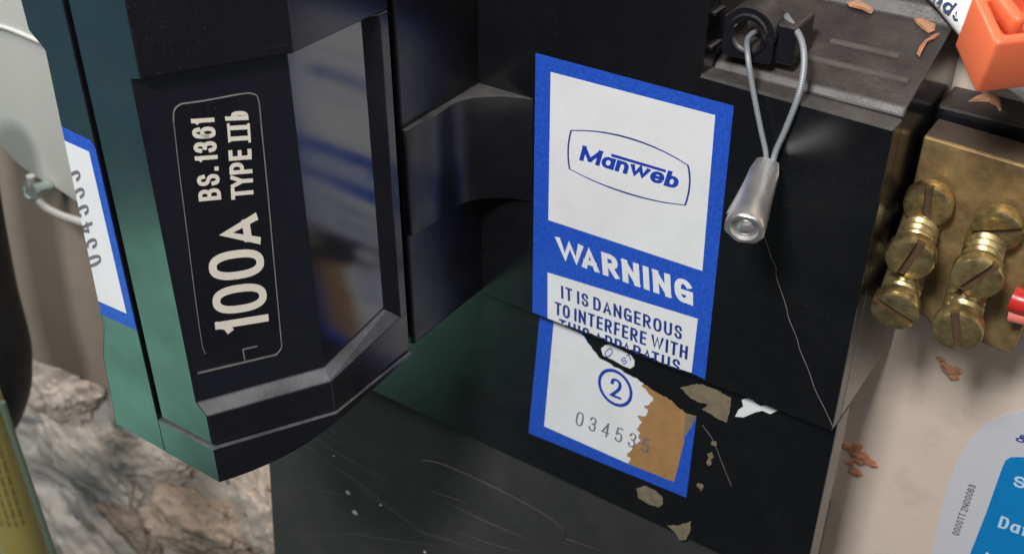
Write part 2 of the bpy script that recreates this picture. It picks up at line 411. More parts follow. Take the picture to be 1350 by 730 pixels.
def lump(name, px, py, y, size, rz, col, label, seed, dark=0.68, rough=0.28):
    k = NT(name+' surface')
    col = (min(.85, col[0]*1.35), min(.85, col[1]*1.25), min(.85, col[2]*1.2))
    c = k.mix(k.ramp(k.noise(40, 6, 0.6), [(0.40, 0.0), (0.66, 1.0)]), col, tuple(v*(0.45+dark*0.55) for v in col))
    c = k.mix(k.ramp(k.noise(130, 6, 0.7), [(0.58, 0.0), (0.76, 0.55)]), c, (0.20, 0.15, 0.11))
    c = k.mix(k.ramp(k.noise(420, 4, 0.7), [(0.50, 0.0), (0.66, 0.30)]), c, (0.36, 0.29, 0.22))
    c = k.mix(k.ramp(k.noise(65, 5, 0.6), [(0.64, 0.0), (0.72, 0.7)]), c, (0.12, 0.09, 0.065))
    k.set(Base_Color=c, Roughness=0.95); k.bump(k.noise(200, 7, 0.7), 0.45, 0.002)
    bm = bmesh.new(); bmesh.ops.create_icosphere(bm, subdivisions=5, radius=1)
    o_ = Vector((seed*3.1, seed*1.7, seed))
    for v in bm.verts:
        d = v.co.copy()
        r_ = 1+rough*noise.fractal(d*1.5+o_, 0.7, 2.1, 6)+0.10*noise.fractal(d*5+o_, 0.8, 2.2, 4)
        v.co = Vector((d.x*size[0], d.y*size[1], d.z*size[2]))*r_
    bmesh.ops.rotate(bm, verts=bm.verts, cent=(0, 0, 0), matrix=Matrix.Rotation(math.radians(rz), 3, 'Y'))
    bmesh.ops.translate(bm, verts=bm.verts, vec=PY(px, py, y))
    return tag(finish(bm, name, k.m, None, smooth=True), label, 'rubble', 'plaster and stone fragments behind the carrier')
lump('stone_fragment', 262, 690, 92, (46, 12, 26), -20, (0.43, 0.36, 0.29), 'tan stone lump at the bottom edge left of the lower cover', 1)
lump('plaster_lump', 352, 676, 92, (24, 10, 34), 10, (0.60, 0.55, 0.48), 'cream plaster lump touching the lower cover edge at bottom', 2, 0.6)
lump('plaster_lump', 120, 610, 95, (44, 9, 34), 15, (0.47, 0.465, 0.43), 'smooth grey mortar patch between yellow sleeve and carrier', 3, 0.85, 0.15)
lump('plaster_lump', 205, 590, 95, (56, 10, 22), -30, (0.62, 0.57, 0.52), 'pale plaster ridge just below the carrier skirt', 4, 0.75)
lump('stone_fragment', 178, 690, 95, (30, 10, 20), 20, (0.20, 0.17, 0.14), 'dark pitted stone at the bottom edge beside the tan lump', 5, 0.4)
lump('stone_fragment', 330, 628, 95, (26, 8, 12), -10, (0.13, 0.10, 0.07), 'dark brown crumbly stone tucked under the carrier corner', 6, 0.4)
lump('plaster_lump', 80, 520, 97, (44, 9, 22), -35, (0.50, 0.46, 0.41), 'pale plaster edge under the dull brown panel', 7, 0.75)

# ================================================================== FUSE CARRIER (left)
XC, YF = -38.8, -80.5           # right flank and front plane
AN = math.radians(30.7); CN = Vector((math.cos(AN), -math.sin(AN), 0))       # slanted rating face
E2 = Vector((XC, -57.6, 0))
MID = -68.6
def mir(x): return 2*MID-x
def cpoint(w, y):       # x on slanted plane (inset w) at depth y
    p = E2 - CN*w; return p.x + (y-p.y)*math.tan(AN)
def corner(w):          # where inset slanted face meets inset flank
    x = XC-w; p = E2-CN*w; return (x, p.y + (x-p.x)/math.tan(AN))
def outline(w, yback=-31.0, side=1, yf=YF, gap=0.5):
    """half plan of the carrier: middle -> front corner -> flank corner -> back"""
    x2, y2 = corner(w); x1 = cpoint(w, yf)
    pts = [(MID+gap, yf), (x1, yf), (x2, y2), (XC-w, yback), (MID+gap, yback)]
    if side < 0: pts = [(mir(x), y) for x, y in pts]
    return pts
FC = thing('fuse_carrier', (MID, -55, -53), 'black moulded fuse carrier with white 100A rating lettering on its slanted face', 'fuse carrier')
WIN = 2.2
def levels(name, lv, mat, parent, bevel):
    """stack of plan outlines (same point count) with their heights"""
    bm = bmesh.new(); R = [[bm.verts.new((p[0], p[1], z(p) if callable(z) else z)) for p in pl] for pl, z in lv]
    n = len(R[0]); bm.faces.new(R[0][::-1]); bm.faces.new(R[-1])
    for A_, B_ in zip(R, R[1:]):
        for i in range(n):
            j = (i+1) % n; bm.faces.new((A_[i], A_[j], B_[j], B_[i]))
    return finish(bm, name, mat, parent, bevel)
lo, hi = outline(0), outline(WIN)
zl = lambda p: -34.6 + (p[1]+57.6)*0.11 if p[1] > -57 else -34.6
zh = lambda p: -32.0 + (p[1]+57.6)*0.17 if p[1] > -57 else -32.0
levels('front_shell', [(lo, -42.5), (lo, zl), (hi, zh), (hi, 40.0), (lo, 40.6), (lo, 95)], PL, FC, 0.3)
# polished rating face and flank: thin facing set into the recess
x1, (x2, y2) = cpoint(WIN, YF), corner(WIN)
fp = [(x1+0.25, YF+0.5), (x2+0.03, y2), (XC-WIN+0.03, -36.6)]
f0 = 0.10
bm = bmesh.new()
oi = [(p[0]-CN.x*0.6 if i < 2 else p[0]-0.6, p[1]+0.3 if i < 2 else p[1]) for i, p in enumerate(fp)]
loft_bm(bm, [(x+f0*CN.x, y+f0*CN.y*(i < 2), zh((x, y))+0.45) for i, (x, y) in enumerate(fp)] + [(x, y, zh((x, y))+0.45) for x, y in oi[::-1]],
        [(x+f0*CN.x, y+f0*CN.y*(i < 2), 39.8) for i, (x, y) in enumerate(fp)] + [(x, y, 39.8) for x, y in oi[::-1]])
finish(bm, 'rating_face', PLP, FC)
WIN -= 0.15
def half_left(x1, w, yf):
    x2, y2 = corner(w); x2 = mir(x2); xb = mir(XC-w)
    return [(MID-0.5, yf), (x1, yf), (x2, y2), (xb, -31.0), (MID-0.5, -31.0)]
YFL = YF-0.35
levels('front_shell', [(half_left(-85.6, 0, YFL), -52.8), (half_left(-84.0, 0, YFL), -32.5), (half_left(-81.0, 2.2, YFL), -23.5),
                       (half_left(-77.8, 2.2, YFL), 40.0), (half_left(-81.4, 0, YFL), 43.0), (half_left(-82.6, 0, YFL), 95)], PL, FC, 0.25)
rb = [(XC-2.6, -36.9), (XC-2.1, -36.9), (XC, -33.6), (XC, -31.1), (XC-2.6, -31.1)]
loft('flank_rib', [(x, y, zh((x, y))-0.4 if y < -36.5 else zl((x, y))-0.2) for x, y in rb], [(x, y, 40.3) for x, y in rb], PL, FC, 0.35)
# the parting gap filled by the dark inner wall
box('inner_wall', (MID-8, YF+1.8, -45), (MID+8, -40, 94), DARK, FC)
# skirt under the parting line, its lower rim curving down to the front corner
sk = [(MID-0.45, YFL), (cpoint(0, YF)+0.3, YFL), (XC+0.45, -57.4), (XC+0.45, -31), (MID-0.45, -31)]
bm = bmesh.new(); zb = [-52.8, -52.8, -45.7, -44.2, -44.2]
tops = [bm.verts.new((x, y, -43.5)) for x, y in sk]; rim = [bm.verts.new((x, y, z)) for (x, y), z in zip(sk, zb)]
bm.faces.new(tops); low = []
for i in range(5):
    j = (i+1) % 5; vs = []
    if i == 1:
        a, b2 = Vector(rim[i].co), Vector(rim[j].co)
        for s_ in range(1, 8):
            f_ = s_/8; vs.append(bm.verts.new((a.x+(b2.x-a.x)*f_, a.y+(b2.y-a.y)*f_, -52.8+7.1*f_**2.2)))
    bm.faces.new([tops[j], tops[i], rim[i]] + vs + [rim[j]]); low += [rim[i]]+vs
bm.faces.new(low[::-1])
finish(bm, 'skirt', PL, FC, 0)
# rating plate outline and lettering on the slanted panel
PI0 = E2 - CN*WIN
def PC(px, py, lift=0.0): return hitn(px, py, PI0+CN*lift, CN)
rp = sheet('rating_plate', [PC(*q) for q in [(229, 150), (233, 141), (243, 136), (325, 123), (335, 124), (341, 132), (371, 452), (370, 462), (362, 468), (284, 478)[:2], (272, 470), (269, 462)]], CN, 0.10, PL, FC)
ol = [(229, 160), (230, 146), (238, 138), (250, 136), (270, 133), (292, 129), (320, 124), (333, 124), (341, 132), (345, 170), (352, 240), (360, 330), (370, 440), (371, 458), (364, 467)]
bm = bmesh.new(); tube_bm(bm, spline([PC(*q, lift=0.1) for q in ol], 4), 0.14, 6); finish(bm, 'plate_edge', LINE, rp, smooth=True)
ol = [(229, 160), (237, 230), (246, 300), (256, 380), (266, 450), (271, 466)]
bm = bmesh.new(); tube_bm(bm, spline([PC(*q, lift=0.1) for q in ol], 4), 0.10, 6); finish(bm, 'plate_edge', LINE, rp, smooth=True)
def zc(x, y): return PC(220+x/1.825, 110+y/1.825, 0.10)
def bar_c(name, pts, mat, parent, th=0.08): return sheet(name, [zc(*p) for p in pts], CN, th, mat, parent)
text('lettering', '100', zc(246, 582), zc(231, 392), zc(118, 603), CN, LETW, rp, t=0.165, gap=0.10)
text('lettering', 'A', zc(228, 384), zc(218, 312), zc(131, 401), CN, LETW, rp, t=0.22)
text('lettering', 'BS. 1361', zc(131, 279), zc(114, 82), zc(77, 284), CN, LETW, rp, t=0.20, gap=0.13)
text('lettering', 'TYPE', zc(209, 275), zc(203, 157), zc(155, 280), CN, LETW, rp, t=0.20, gap=0.10)
text('lettering', 'b', zc(197, 88), zc(194, 66), zc(141, 90), CN, LETW, rp, t=0.20)
for (a0, a1) in ((136, 126), (110, 100)):        # the two strokes of the roman numeral and its bars
    bar_c('lettering', [(198.5+(a0-120)*0.08, a0), (198.5+(a1-120)*0.08, a1), (146.5+(a1-120)*0.08, a1+3), (146.5+(a0-120)*0.08, a0+3)], LETW, rp)
for x in (194.5, 146.0):
    bar_c('lettering', [(x+6+1.8, 141), (x+6-1.6, 96), (x-1.6, 97.5), (x+1.8, 142.5)], LETW, rp, 0.09)
bar_c('moulded_mark', [(74, 699), (74, 694), (266, 649), (266, 653)], LINE, FC)
bar_c('moulded_mark', [(186, 665), (189, 664), (184, 638), (181, 639)], LINE, FC)
bar_c('moulded_mark', [(184, 641), (184, 637), (218, 630), (218, 633)], LINE, FC)

# ================================================================== CUT-OUT HOUSING
HS = thing('fuse_cutout_housing', (0, 20, -260), 'large black bakelite cut-out housing carrying the torn warning label', 'fuse housing')
XS = -39.9
box('rear_block', (mir(XS), -28.2, -44.0), (XS, 12, 100), PLR, HS, 0.8, seg=3)
box('neck', (mir(XS)+2, -31.5, -43.0), (XS-2.4, -26, 95), DARK, HS)
ZS = -45.3
prism_y('front_plate', [(XS-0.5, ZS), (53.2, ZS), (53.2, 27.6), (14.4, 28.4), (14.4, 100), (XS-0.5, 100)], 0, 5.2, PLB, HS, 0.45)
box('upper_body', (XS, 5.1, 20), (14.35, 60, 100), PLH, HS, 0.3)
prism_x('shoulder', [(5.1, ZS), (5.1, 28.0), (6.3, 29.6), (27, 37.0), (29.0, 37.4), (31, 40.2), (62, 56), (62, ZS)], 14.3, 53.15, PLH, HS, 0.4)
prism_z('lower_base', [(-98, 3.0), (53.3, 3.0), (53.3, 11.0), (49.0, 29.0), (-98, 29.0)], -100, ZS+0.25, PLB, HS, 0.7, seg=3)
prism_x('lower_cover', [(5.0, -99.5), (-14.0, -290), (YB+20, -290), (YB+20, -99.5)], -132.5, 44.0, PLM, HS, 0.8)
# embossed oval on the lower cover
a, b = PY(563, 606, 5.6), PY(752, 690, 5.6)
ov = []
for i in range(28):
    t = 2*math.pi*i/28; cx_ = (a.x+b.x)/2; cz_ = -120.6
    ov.append((cx_+26*math.copysign(abs(math.cos(t))**0.8, math.cos(t)), 0, cz_+5.2*math.copysign(abs(math.sin(t))**0.7, math.sin(t))))
cov_y = lambda z: 5.0+(z+99.5)*0.09974
ov = [(x, cov_y(z), z) for x, y, z in ov]
sheet('embossed_oval', ov, (0, -1, 0), 0.32, PLM, HS)
CNV = Vector((0, -1, 0.09974)).normalized()
def K(px, py, l=0.0): return hitn(px, py, Vector((0, 5.0, -99.5))+CNV*l, CNV)
SCR = simple('pale scratch', (0.105, 0.105, 0.10), 0.7, var=0.6, sc=300)
for x0_, y0_, x1_, y1_, w_ in ((392, 548, 452, 586, .10), (386, 560, 520, 640, .10), (400, 585, 560, 700, .12), (395, 640, 480, 655, .08), (470, 640, 566, 708, .15), (440, 700, 600, 722, .10), (390, 706, 520, 700, .08),
                             (560, 645, 650, 672, .14), (585, 660, 700, 712, .16), (640, 672, 760, 722, .14), (600, 700, 690, 728, .10), (700, 690, 800, 728, .12), (520, 690, 640, 726, .10), (572, 622, 590, 634, .2)):
    p, q = K(x0_, y0_), K(x1_, y1_); m_ = (p+q)/2+Vector((0, 0, random.uniform(-.6, .6))); m_.y = cov_y(m_.z)
    w2 = Vector((0, 0, w_))
    sheet('scratch', [p, m_-w2, q, m_+w2], CNV, 0.03, SCR, HS)
SPK = simple('paint speck', (0.55, 0.55, 0.53), 0.6)
for px, py, r in ((459, 649, .75), (468, 675, .95), (502, 665, .4), (440, 600, .3), (560, 727, .5)):
    c_ = K(px, py); sheet('paint_speck', [c_+Vector((r*math.cos(t)*1.2, 0, r*math.sin(t)*random.uniform(.7, 1.1))) for t in [k_*math.pi/4 for k_ in range(8)]], CNV, 0.12, SPK, HS)
# curved web bracing the carrier against the label face
def curve_pts(pxs, z): return [(p.x, p.y) for p in (PZ(x, y, z) for x, y in pxs)]
wt = curve_pts([(553, 171), (575, 152), (597, 137), (617, 130), (640, 127), (668, 126.5), (697, 129)], 13)
wt = [(p.x, p.y) for p in spline([Vector((x, y, 0)) for x, y in [(XS+1.3, -24.5)]+wt[1:-1]], 5)]
wt = [(XS+1.2, -28.0)] + wt + [(-25.2, -0.05), (-25.2, 0.6), (XS-0.5, 0.6), (XS-0.5, -28.0)]
prism_z('curved_web', wt, -13.2, 13.0, PLR, HS, 0.25, smooth=True)
# small clips on the tower's flank
for z in (33.0, 40.0, 47.0):
    box('moulded_rib', (14.2, 2.0, z), (15.2, 6.5, z+0.9), PLH, HS, 0.2)
# raised bars on the dusty shoulder
DUSTY = simple('dust packed ridge', (0.10, 0.09, 0.08), 0.9, var=0.4, sc=300)
for (y0, z0, xa, xb) in ((17.5, 33.6, 33, 47), (11.8, 31.6, 30, 51)):
    box('moulded_rib', (xa, y0, z0-1.2), (xb, y0+1.6, z0+0.62), DUSTY, HS, 0.3)
# sealing lug with its eye
lc = PY(986, 46, 4.0)
bm = bmesh.new(); N = 40; out0 = []; inn0 = []; out1 = []; inn1 = []
for i in range(N):
    t = 2*math.pi*i/N; c, s_ = math.cos(t), math.sin(t)
    h = 5.3
    r = h/max(abs(c), abs(s_)) if (s_ < 0 or c < 0 and s_ < 0.5) else h*1.06
    r = min(r, h*1.36)
    for lst, rr, y in ((out0, r, 4.0), (inn0, 2.9, 4.0), (out1, r, 10.5), (inn1, 2.9, 10.5)):
        lst.append(bm.verts.new((lc.x+c*rr, y, lc.z+s_*rr)))
for i in range(N):
    j = (i+1) % N
    bm.faces.new((out0[i], out0[j], inn0[j], inn0[i])); bm.faces.new((out1[i], out1[j], inn1[j], inn1[i]))
    bm.faces.new((out0[i], out0[j], out1[j], out1[i])); bm.faces.new((inn0[i], inn0[j], inn1[j], inn1[i]))
finish(bm, 'sealing_lug', PLH, HS, 0.35)
lathe('eye_collar', [(2.85, 0), (3.5, -0.5), (3.9, -0.5), (4.2, 0)], (lc.x, 4.0, lc.z), (0, 1, 0), PLH, HS)
box('lug_foot', (lc.x+5.0, 5.6, lc.z-5.2), (lc.x+9.0, 15, lc.z+3.0), PLH, HS, 0.6)

# ================================================================== WARNING LABEL, upper piece
NL = Vector((0, -1, 0))
def L(px, py, y=0.0): return PY(px, py, y)
WL = thing('warning_label', (-1, -0.1, ZS+0.8), 'blue and white Manweb warning label, upper piece above the split', 'label')
x0, x1, zt, zb_ = -24.6, 21.9, 23.9, ZS+0.6
rip = [(-14.5+i*1.15+random.uniform(-.3, .3), zb_+0.2+min(1, i/4)*random.uniform(-0.15, 0.5)) for i in range(28)]
rip = [(x, z) for x, z in rip if x < 18.6]
sheet('blue_border', [(x0, 0, zb_), (-15.2, 0, zb_)]+[(x, 0, z+0.08) for x, z in rip]+[(19.4, 0, zb_+0.6), (x1+0.9, 0, zb_+0.2), (x1, 0, zt), (x0, 0, zt)], NL, 0.12, BLUE, WL)
def lab(px, py): return PY(px, py, -0.12)
def labt(px, py): return PY(px, py, -0.15)
sheet('white_panel', [lab(723, 290), lab(926, 357), lab(943, 152), lab(726, 95)], NL, 0.03, WHITE, WL)
q = [lab(722, 359), lab(722, 417), lab(912, 489), lab(920, 420)]
q[1].z = q[2].z = zb_+0.02; q[2].z += 0.6
q = [q[0], q[1], Vector((-15.2, -0.12, zb_+0.02))]+[Vector((x, -0.12, z)) for x, z in rip if x < q[2].x-0.3]+[q[2], q[3]]
sheet('white_panel', q, NL, 0.03, WHITE, WL)
text('lettering', 'WARNING', lab(735, 341), lab(914, 403), lab(732, 311), NL, WHITE, WL, t=0.25, gap=0.11)
text('lettering', 'IT IS DANGEROUS', labt(740, 393), labt(899, 448), labt(739.5, 376), NL, INK, WL, t=0.175, gap=0.16)
text('lettering', 'TO INTERFERE WITH', labt(731.5, 414), labt(906, 474), labt(731.5, 397), NL, INK, WL, t=0.175, gap=0.16)
text('lettering', 'THIS APPARATUS', labt(737, 436), labt(896, 492), labt(737, 419.5), NL, INK, WL, t=0.175, gap=0.16, cut=(Vector((0, 0, zb_+0.10)), Vector((-0.008, 0, -1))))
# emblem: bulging four-sided outline and name
def bez(a, m, b, n=10):
    out = []
    for i in range(n):
        t = i/n; c = (2*m[0]-0.5*(a[0]+b[0]), 2*m[1]-0.5*(a[1]+b[1]))
        out.append(((1-t)**2*a[0]+2*t*(1-t)*c[0]+t*t*b[0], (1-t)**2*a[1]+2*t*(1-t)*c[1]+t*t*b[1]))
    return out
em = bez((752, 171.5), (831, 181.5), (908, 217.7)) + bez((908, 217.7), (910.5, 243), (904.5, 271)) + bez((904.5, 271), (827, 256), (750, 223)) + bez((750, 223), (748, 197), (752, 171.5))
emp = [labt(*p) for p in em]; cen = sum(emp, Vector())/len(emp)
bm = bmesh.new(); o1 = []; i1 = []
for p in emp:
    d = (p-cen); o1.append(bm.verts.new(p+NL*0.02)); i1.append(bm.verts.new(p-d.normalized()*0.42+NL*0.02))
for i in range(len(emp)):
    j = (i+1) % len(emp); bm.faces.new((o1[i], o1[j], i1[j], i1[i]))
finish(bm, 'emblem_outline', INK, WL)
LOGO = simple('logo blue', (0.012, 0.05, 0.40), 0.5)
text('emblem_lettering', 'Manweb', labt(763.5, 211), labt(892, 249.5), labt(766.5, 191), NL, LOGO, WL, t=0.28, gap=0.03, slant=0.10, hk=0.70)
sheet('emblem_bar', [labt(806, 206.5), labt(878, 227.5), labt(878, 224), labt(806, 202.5)], NL, 0.03, LOGO, WL)

# ================================================================== WARNING LABEL, torn lower piece
YL = 3.0
TL_ = thing('torn_label', (-3, YL-0.1, -82), 'torn lower half of the warning label with circled 2 and brown backing', 'label')
def D(px, py, l=0.0): return PY(px, py, YL-l)
z6 = lambda x, y: (680+x/2.084, 380+y/2.084)
topz = ZS-0.25
pa = D(712, 418); pa.z = topz-1.6
pb = D(697, 570); pc = D(905, 655); pd = D(917, 548)
def ragged(pts, amp, n=4, closed=False):
    out = []
    for i in range(len(pts) if closed else len(pts)-1):
        a_, b_ = pts[i], pts[(i+1) % len(pts)]
        for j in range(n):
            f_ = j/n; d_ = 0 if j == 0 else amp
            out.append((a_[0]+(b_[0]-a_[0])*f_+random.uniform(-d_, d_), a_[1]+(b_[1]-a_[1])*f_+random.uniform(-d_, d_)))
    if not closed: out.append(pts[-1])
    return out
tear = [z6(*p) for p in [(180, 125), (192, 140), (205, 158), (218, 175), (230, 192), (262, 208), (300, 232), (330, 246), (352, 262)]]
tear = ragged(tear, 0.9)
tw = [D(*p) for p in tear]
tw[0].z = max(tw[0].z, topz-1.4)
rag = [(345, 266), (362, 284), (378, 304), (368, 318), (352, 322), (364, 336), (358, 349), (332, 350), (347, 366), (338, 380), (330, 384), (342, 396), (336, 408), (344, 418), (326, 430), (318, 444), (304, 458), (316, 468), (308, 480)]
ragp = ragged([z6(*p) for p in rag], 0.9, 3)
sheet('blue_border', [pa, pb, pc, D(*z6(497, 352)), D(*z6(470, 345)), D(*z6(455, 440)), D(*z6(300, 470)), D(*z6(200, 300))]+[tw[16], tw[8], tw[0]], NL, 0.12, BLUE, TL_)
wl = [D(*p, 0.12) for p in [z6(105, 92), z6(78, 378), z6(308, 480)]]
wl[0].z = topz-1.5
sheet('white_panel', wl + [D(*p, 0.12) for p in ragp[::-1]] + [D(*p, 0.12) for p in tear[::-1]], NL, 0.05, WHITE, TL_)
br = [z6(308, 481), z6(435, 531), z6(463, 420), z6(466, 340), z6(446, 326), z6(430, 308), z6(395, 290), z6(372, 276), z6(350, 262)]
br = br[:3]+ragged(br[3:], 1.1, 4)
sheet('brown_backing', [D(*p, 0.125) for p in br] + [D(*p, 0.125) for p in ragp], NL, 0.02, BROWN, TL_)
sheet('glue_patch', [D(*z6(*p), 0.12) for p in [(466, 342), (497, 350), (484, 378), (470, 400), (461, 408)]], NL, 0.03, TAUPE, TL_)
# circled 2 and stamped number
cc = D(811, 511, 0.17); ring = bmesh.new(); ro = []; ri = []
ux = (D(834, 520, 0.17)-cc); uz = (D(811.5, 487, 0.17)-cc)
for i in range(36):
    t = 2*math.pi*i/36; d = ux*math.cos(t)+uz*math.sin(t)
    ro.append(ring.verts.new(cc+d+NL*0.02)); ri.append(ring.verts.new(cc+d*0.83+NL*0.02))
for i in range(36):
    j = (i+1) % 36; ring.faces.new((ro[i], ro[j], ri[j], ri[i]))
finish(ring, 'circle', LOGO, TL_)
text('number', '2', D(804, 521, 0.17), D(819, 527, 0.17), D(805, 496, 0.17), NL, LOGO, TL_, t=0.15)
text('serial_number', '034535', D(758, 559, 0.18), D(854, 598, 0.18), D(761, 541, 0.18), NL, GREYINK, TL_, t=0.10, gap=0.42)
# scrap of the label still hanging in the tear
z7 = lambda x, y: (690+x/2.433, 380+y/2.433)
sc = sheet('paper_flap', [D(*z7(*p), 0.05) for p in [(250, 192), (262, 182), (278, 178), (312, 196), (345, 214), (357, 232), (356, 248), (344, 256), (322, 248), (288, 228), (256, 214)]], NL, 0.15, WHITE, TL_)
text('lettering', 'O', D(*z7(268, 226), 0.21), D(*z7(290, 206), 0.21), D(*z7(258, 206), 0.21), NL, LOGO, sc, t=0.18)
text('lettering', 'ST', D(*z7(320, 246), 0.21), D(*z7(352, 226), 0.21), D(*z7(312, 226), 0.21), NL, LOGO, sc, t=0.18)
# glue and paper left on the black plastic
for pts, mt in (
    ([(452, 272), (482, 264), (512, 262), (560, 282), (592, 300), (588, 340), (580, 369), (560, 360), (512, 332), (528, 318), (504, 312), (482, 302)], TAUPE),
    ([(538, 420), (552, 419), (553, 429), (545, 433), (537, 427)], TAUPE), ([(526, 452), (540, 450), (543, 462), (536, 470), (538, 483), (527, 487), (524, 476), (530, 464)], TAUPE),
    ([(500, 533), (512, 536), (517, 545), (510, 556), (504, 548), (497, 542)], TAUPE),
    ([(332, 548), (352, 541), (378, 552), (402, 570), (405, 590), (392, 601), (362, 590), (336, 574)], TAUPE),
    ([(416, 650), (450, 650), (482, 637), (478, 668), (468, 690), (450, 692), (440, 672)], TAUPE)):
    sheet('glue_patch', [D(*p, 0.02) for p in ragged([z6(*p) for p in pts], 0.7, 4, True)], NL, 0.05, mt, TL_)
zs = lambda x, y: (360+x/1.824, 480+y/1.824)
sheet('paper_scrap', [D(*zs(*p), 0.02) for p in [(1112, 124), (1120, 108), (1132, 100), (1128, 84), (1150, 78), (1160, 92), (1172, 100), (1190, 96), (1214, 110), (1196, 118), (1178, 110), (1160, 114), (1132, 126)]], NL, 0.25, WHITE, TL_)

# ================================================================== NUMBERED LABEL on the carrier's front
SL = thing('numbered_label', (-75, YF-0.1, -19), 'narrow blue-edged white label wrapped on the front of the carrier', 'label')
def A(px, py, l=0.0): return PY(px, py, YF-l)
YF_ = YFL
def edge_x(z): return -77.8-0.0504*(40-z)+0.3
def SP_(x, z, l=0.0): return Vector((x, YFL-l, z))
sheet('blue_border', [SP_(edge_x(-19.8), -19.8), SP_(-69.25, -19.2), SP_(-69.25, 22.6), SP_(-70.2, 24.0), SP_(edge_x(24.6), 24.6)], NL, 0.12, BLUE, SL)
sheet('white_panel', [SP_(edge_x(-16.2), -16.2, .12), SP_(-71.4, -15.8, .12), SP_(-71.4, 21.4, .12), SP_(edge_x(21.7), 21.7, .12)], NL, 0.04, WHITE, SL)
text('serial_number', '034535', A(135, 347, .51), A(104, 222, .51), A(112, 356, .51), NL, GREYINK, SL, t=0.10, gap=0.35, cut=(Vector((edge_x(0)+0.05, 0, 0)), Vector((-0.9987, 0, 0.0504))))

# ================================================================== WIRE SEAL
ALU = NT('dull aluminium'); ALU.set(Base_Color=ALU.mix(ALU.noise(180, 5), (0.62, 0.60, 0.585), (0.80, 0.79, 0.78)), Metallic=0.85, Roughness=ALU.ramp(ALU.noise(140, 4), [(0.3, 0.28), (0.7, 0.48)])); ALU.bump(ALU.noise(160, 5), 0.35, 0.0006); ALU = ALU.m
STEEL = NT('twisted seal wire')
v = STEEL.n('ShaderNodeTexWave', wave_type='BANDS', bands_direction='Z'); v.inputs['Scale'].default_value = 700; v.inputs['Distortion'].default_value = 1.0
STEEL.l(STEEL.pos((1, 1, 1), (0.5, 0.3, 0)), v.inputs['Vector'])
STEEL.set(Base_Color=STEEL.mix(v.outputs[0], (0.26, 0.285, 0.31), (0.36, 0.385, 0.41)), Metallic=0.35, Roughness=0.45); STEEL.bump(v.outputs[0], 0.2, 0.0002); STEEL = STEEL.m
WS = thing('wire_seal', PY(990, 305, -10), 'grey wire loop with crimped aluminium seal hanging from the lug', 'wire seal')
fs, fe = PY(1013, 212, -2.2), PY(981, 303, -21.0)
tube('wire', [Vector((lc.x+0.1, 8, lc.z-0.4)), Vector((lc.x, 4.2, lc.z-1.0)), PY(986, 75, -0.6), PY(993, 120, -1.6), PY(1003, 170, -2.0), PY(1010, 205, -2.2), PY(1008, 240, -4)], 0.56, STEEL, WS)
tube('wire', [Vector((lc.x+0.5, 10, lc.z)), Vector((lc.x+4, 12.5, lc.z+1.5)), PY(1038, 24, 9), PY(1056, 52, 5), PY(1060, 85, 2), PY(1053, 125, -0.5), PY(1036, 170, -1.8), PY(1021, 205, -2.2), PY(1016, 240, -4)], 0.63, STEEL, WS)
ax = (fe-fs); ln = ax.length; axn = ax.normalized()
bm = bmesh.new(); seg = 32
u = axn.orthogonal().normalized(); side_ = RT - axn*RT.dot(axn); u = side_.normalized(); v_ = axn.cross(u)
prof = [(0.0, 0.0, 0.2), (0.03, 2.3, 1.7), (0.2, 2.9, 2.2), (0.45, 3.15, 2.7), (0.75, 3.55, 3.35), (0.93, 3.8, 3.75), (0.985, 3.75, 3.7), (1.0, 3.45, 3.4), (1.0, 2.7, 2.7), (0.965, 2.5, 2.5), (0.96, 0.01, 0.01)]
rings = []
for t, ra, rb in prof:
    rings.append([bm.verts.new(fs+ax*t+u*math.cos(a)*ra+v_*math.sin(a)*rb*(1-0.25*(math.sin(a) > 0.5)*(t < 0.7))) for a in [2*math.pi*k/seg for k in range(seg)]])
for a, b in zip(rings, rings[1:]):
    for k_ in range(seg): bm.faces.new((a[k_], a[(k_+1) % seg], b[(k_+1) % seg], b[k_]))
for vv in bm.verts: vv.co += vv.normal*0 + (vv.co-fs-axn*(vv.co-fs).dot(axn))*0.09*noise.noise(vv.co*0.55)
fer = finish(bm, 'ferrule', ALU, WS, smooth=True)
e = fs+ax*0.95
lathe('wire_end', [(1.5, 0), (1.45, 0.7), (1.0, 1.05), (0.01, 1.15)], e, axn, ALU, fer, 20)
a = fs+ax*0.55 - u*3.0
tube('crimp_fold', [fs+ax*0.15-u*2.3-axn*0, a+u*-0.15, fs+ax*0.85-u*3.85], [0.35, 0.55, 0.3][0], ALU, fer, 8)

# thin pale fibre running down the housing front from the seal
tag(tube('fibre', [PY(1008, 312, -0.1), PY(1017, 340, -0.12), PY(1023, 352, -0.12), PY(1024, 366, -0.12), PY(1036, 402, -0.12), PY(1040, 420, -0.12), PY(1050, 444, -0.12), PY(1055, 462, -0.12), PY(1066, 488, -0.12), PY(1075, 514, -0.12), PY(1088, 540, -0.12), PY(1098, 562, -0.1)], 0.085, LINE, None, 6), 'hair-thin pale fibre running from the seal to the housing corner', 'fibre')
tag(tube('fibre', [PY(926, 560, 2.9), PY(940, 580, 2.86), PY(950, 605, 2.86), PY(958, 625, 2.86), PY(964, 640, 2.9)], 0.07, LINE, None, 6), 'short pale hair on black plastic right of the torn label', 'fibre')

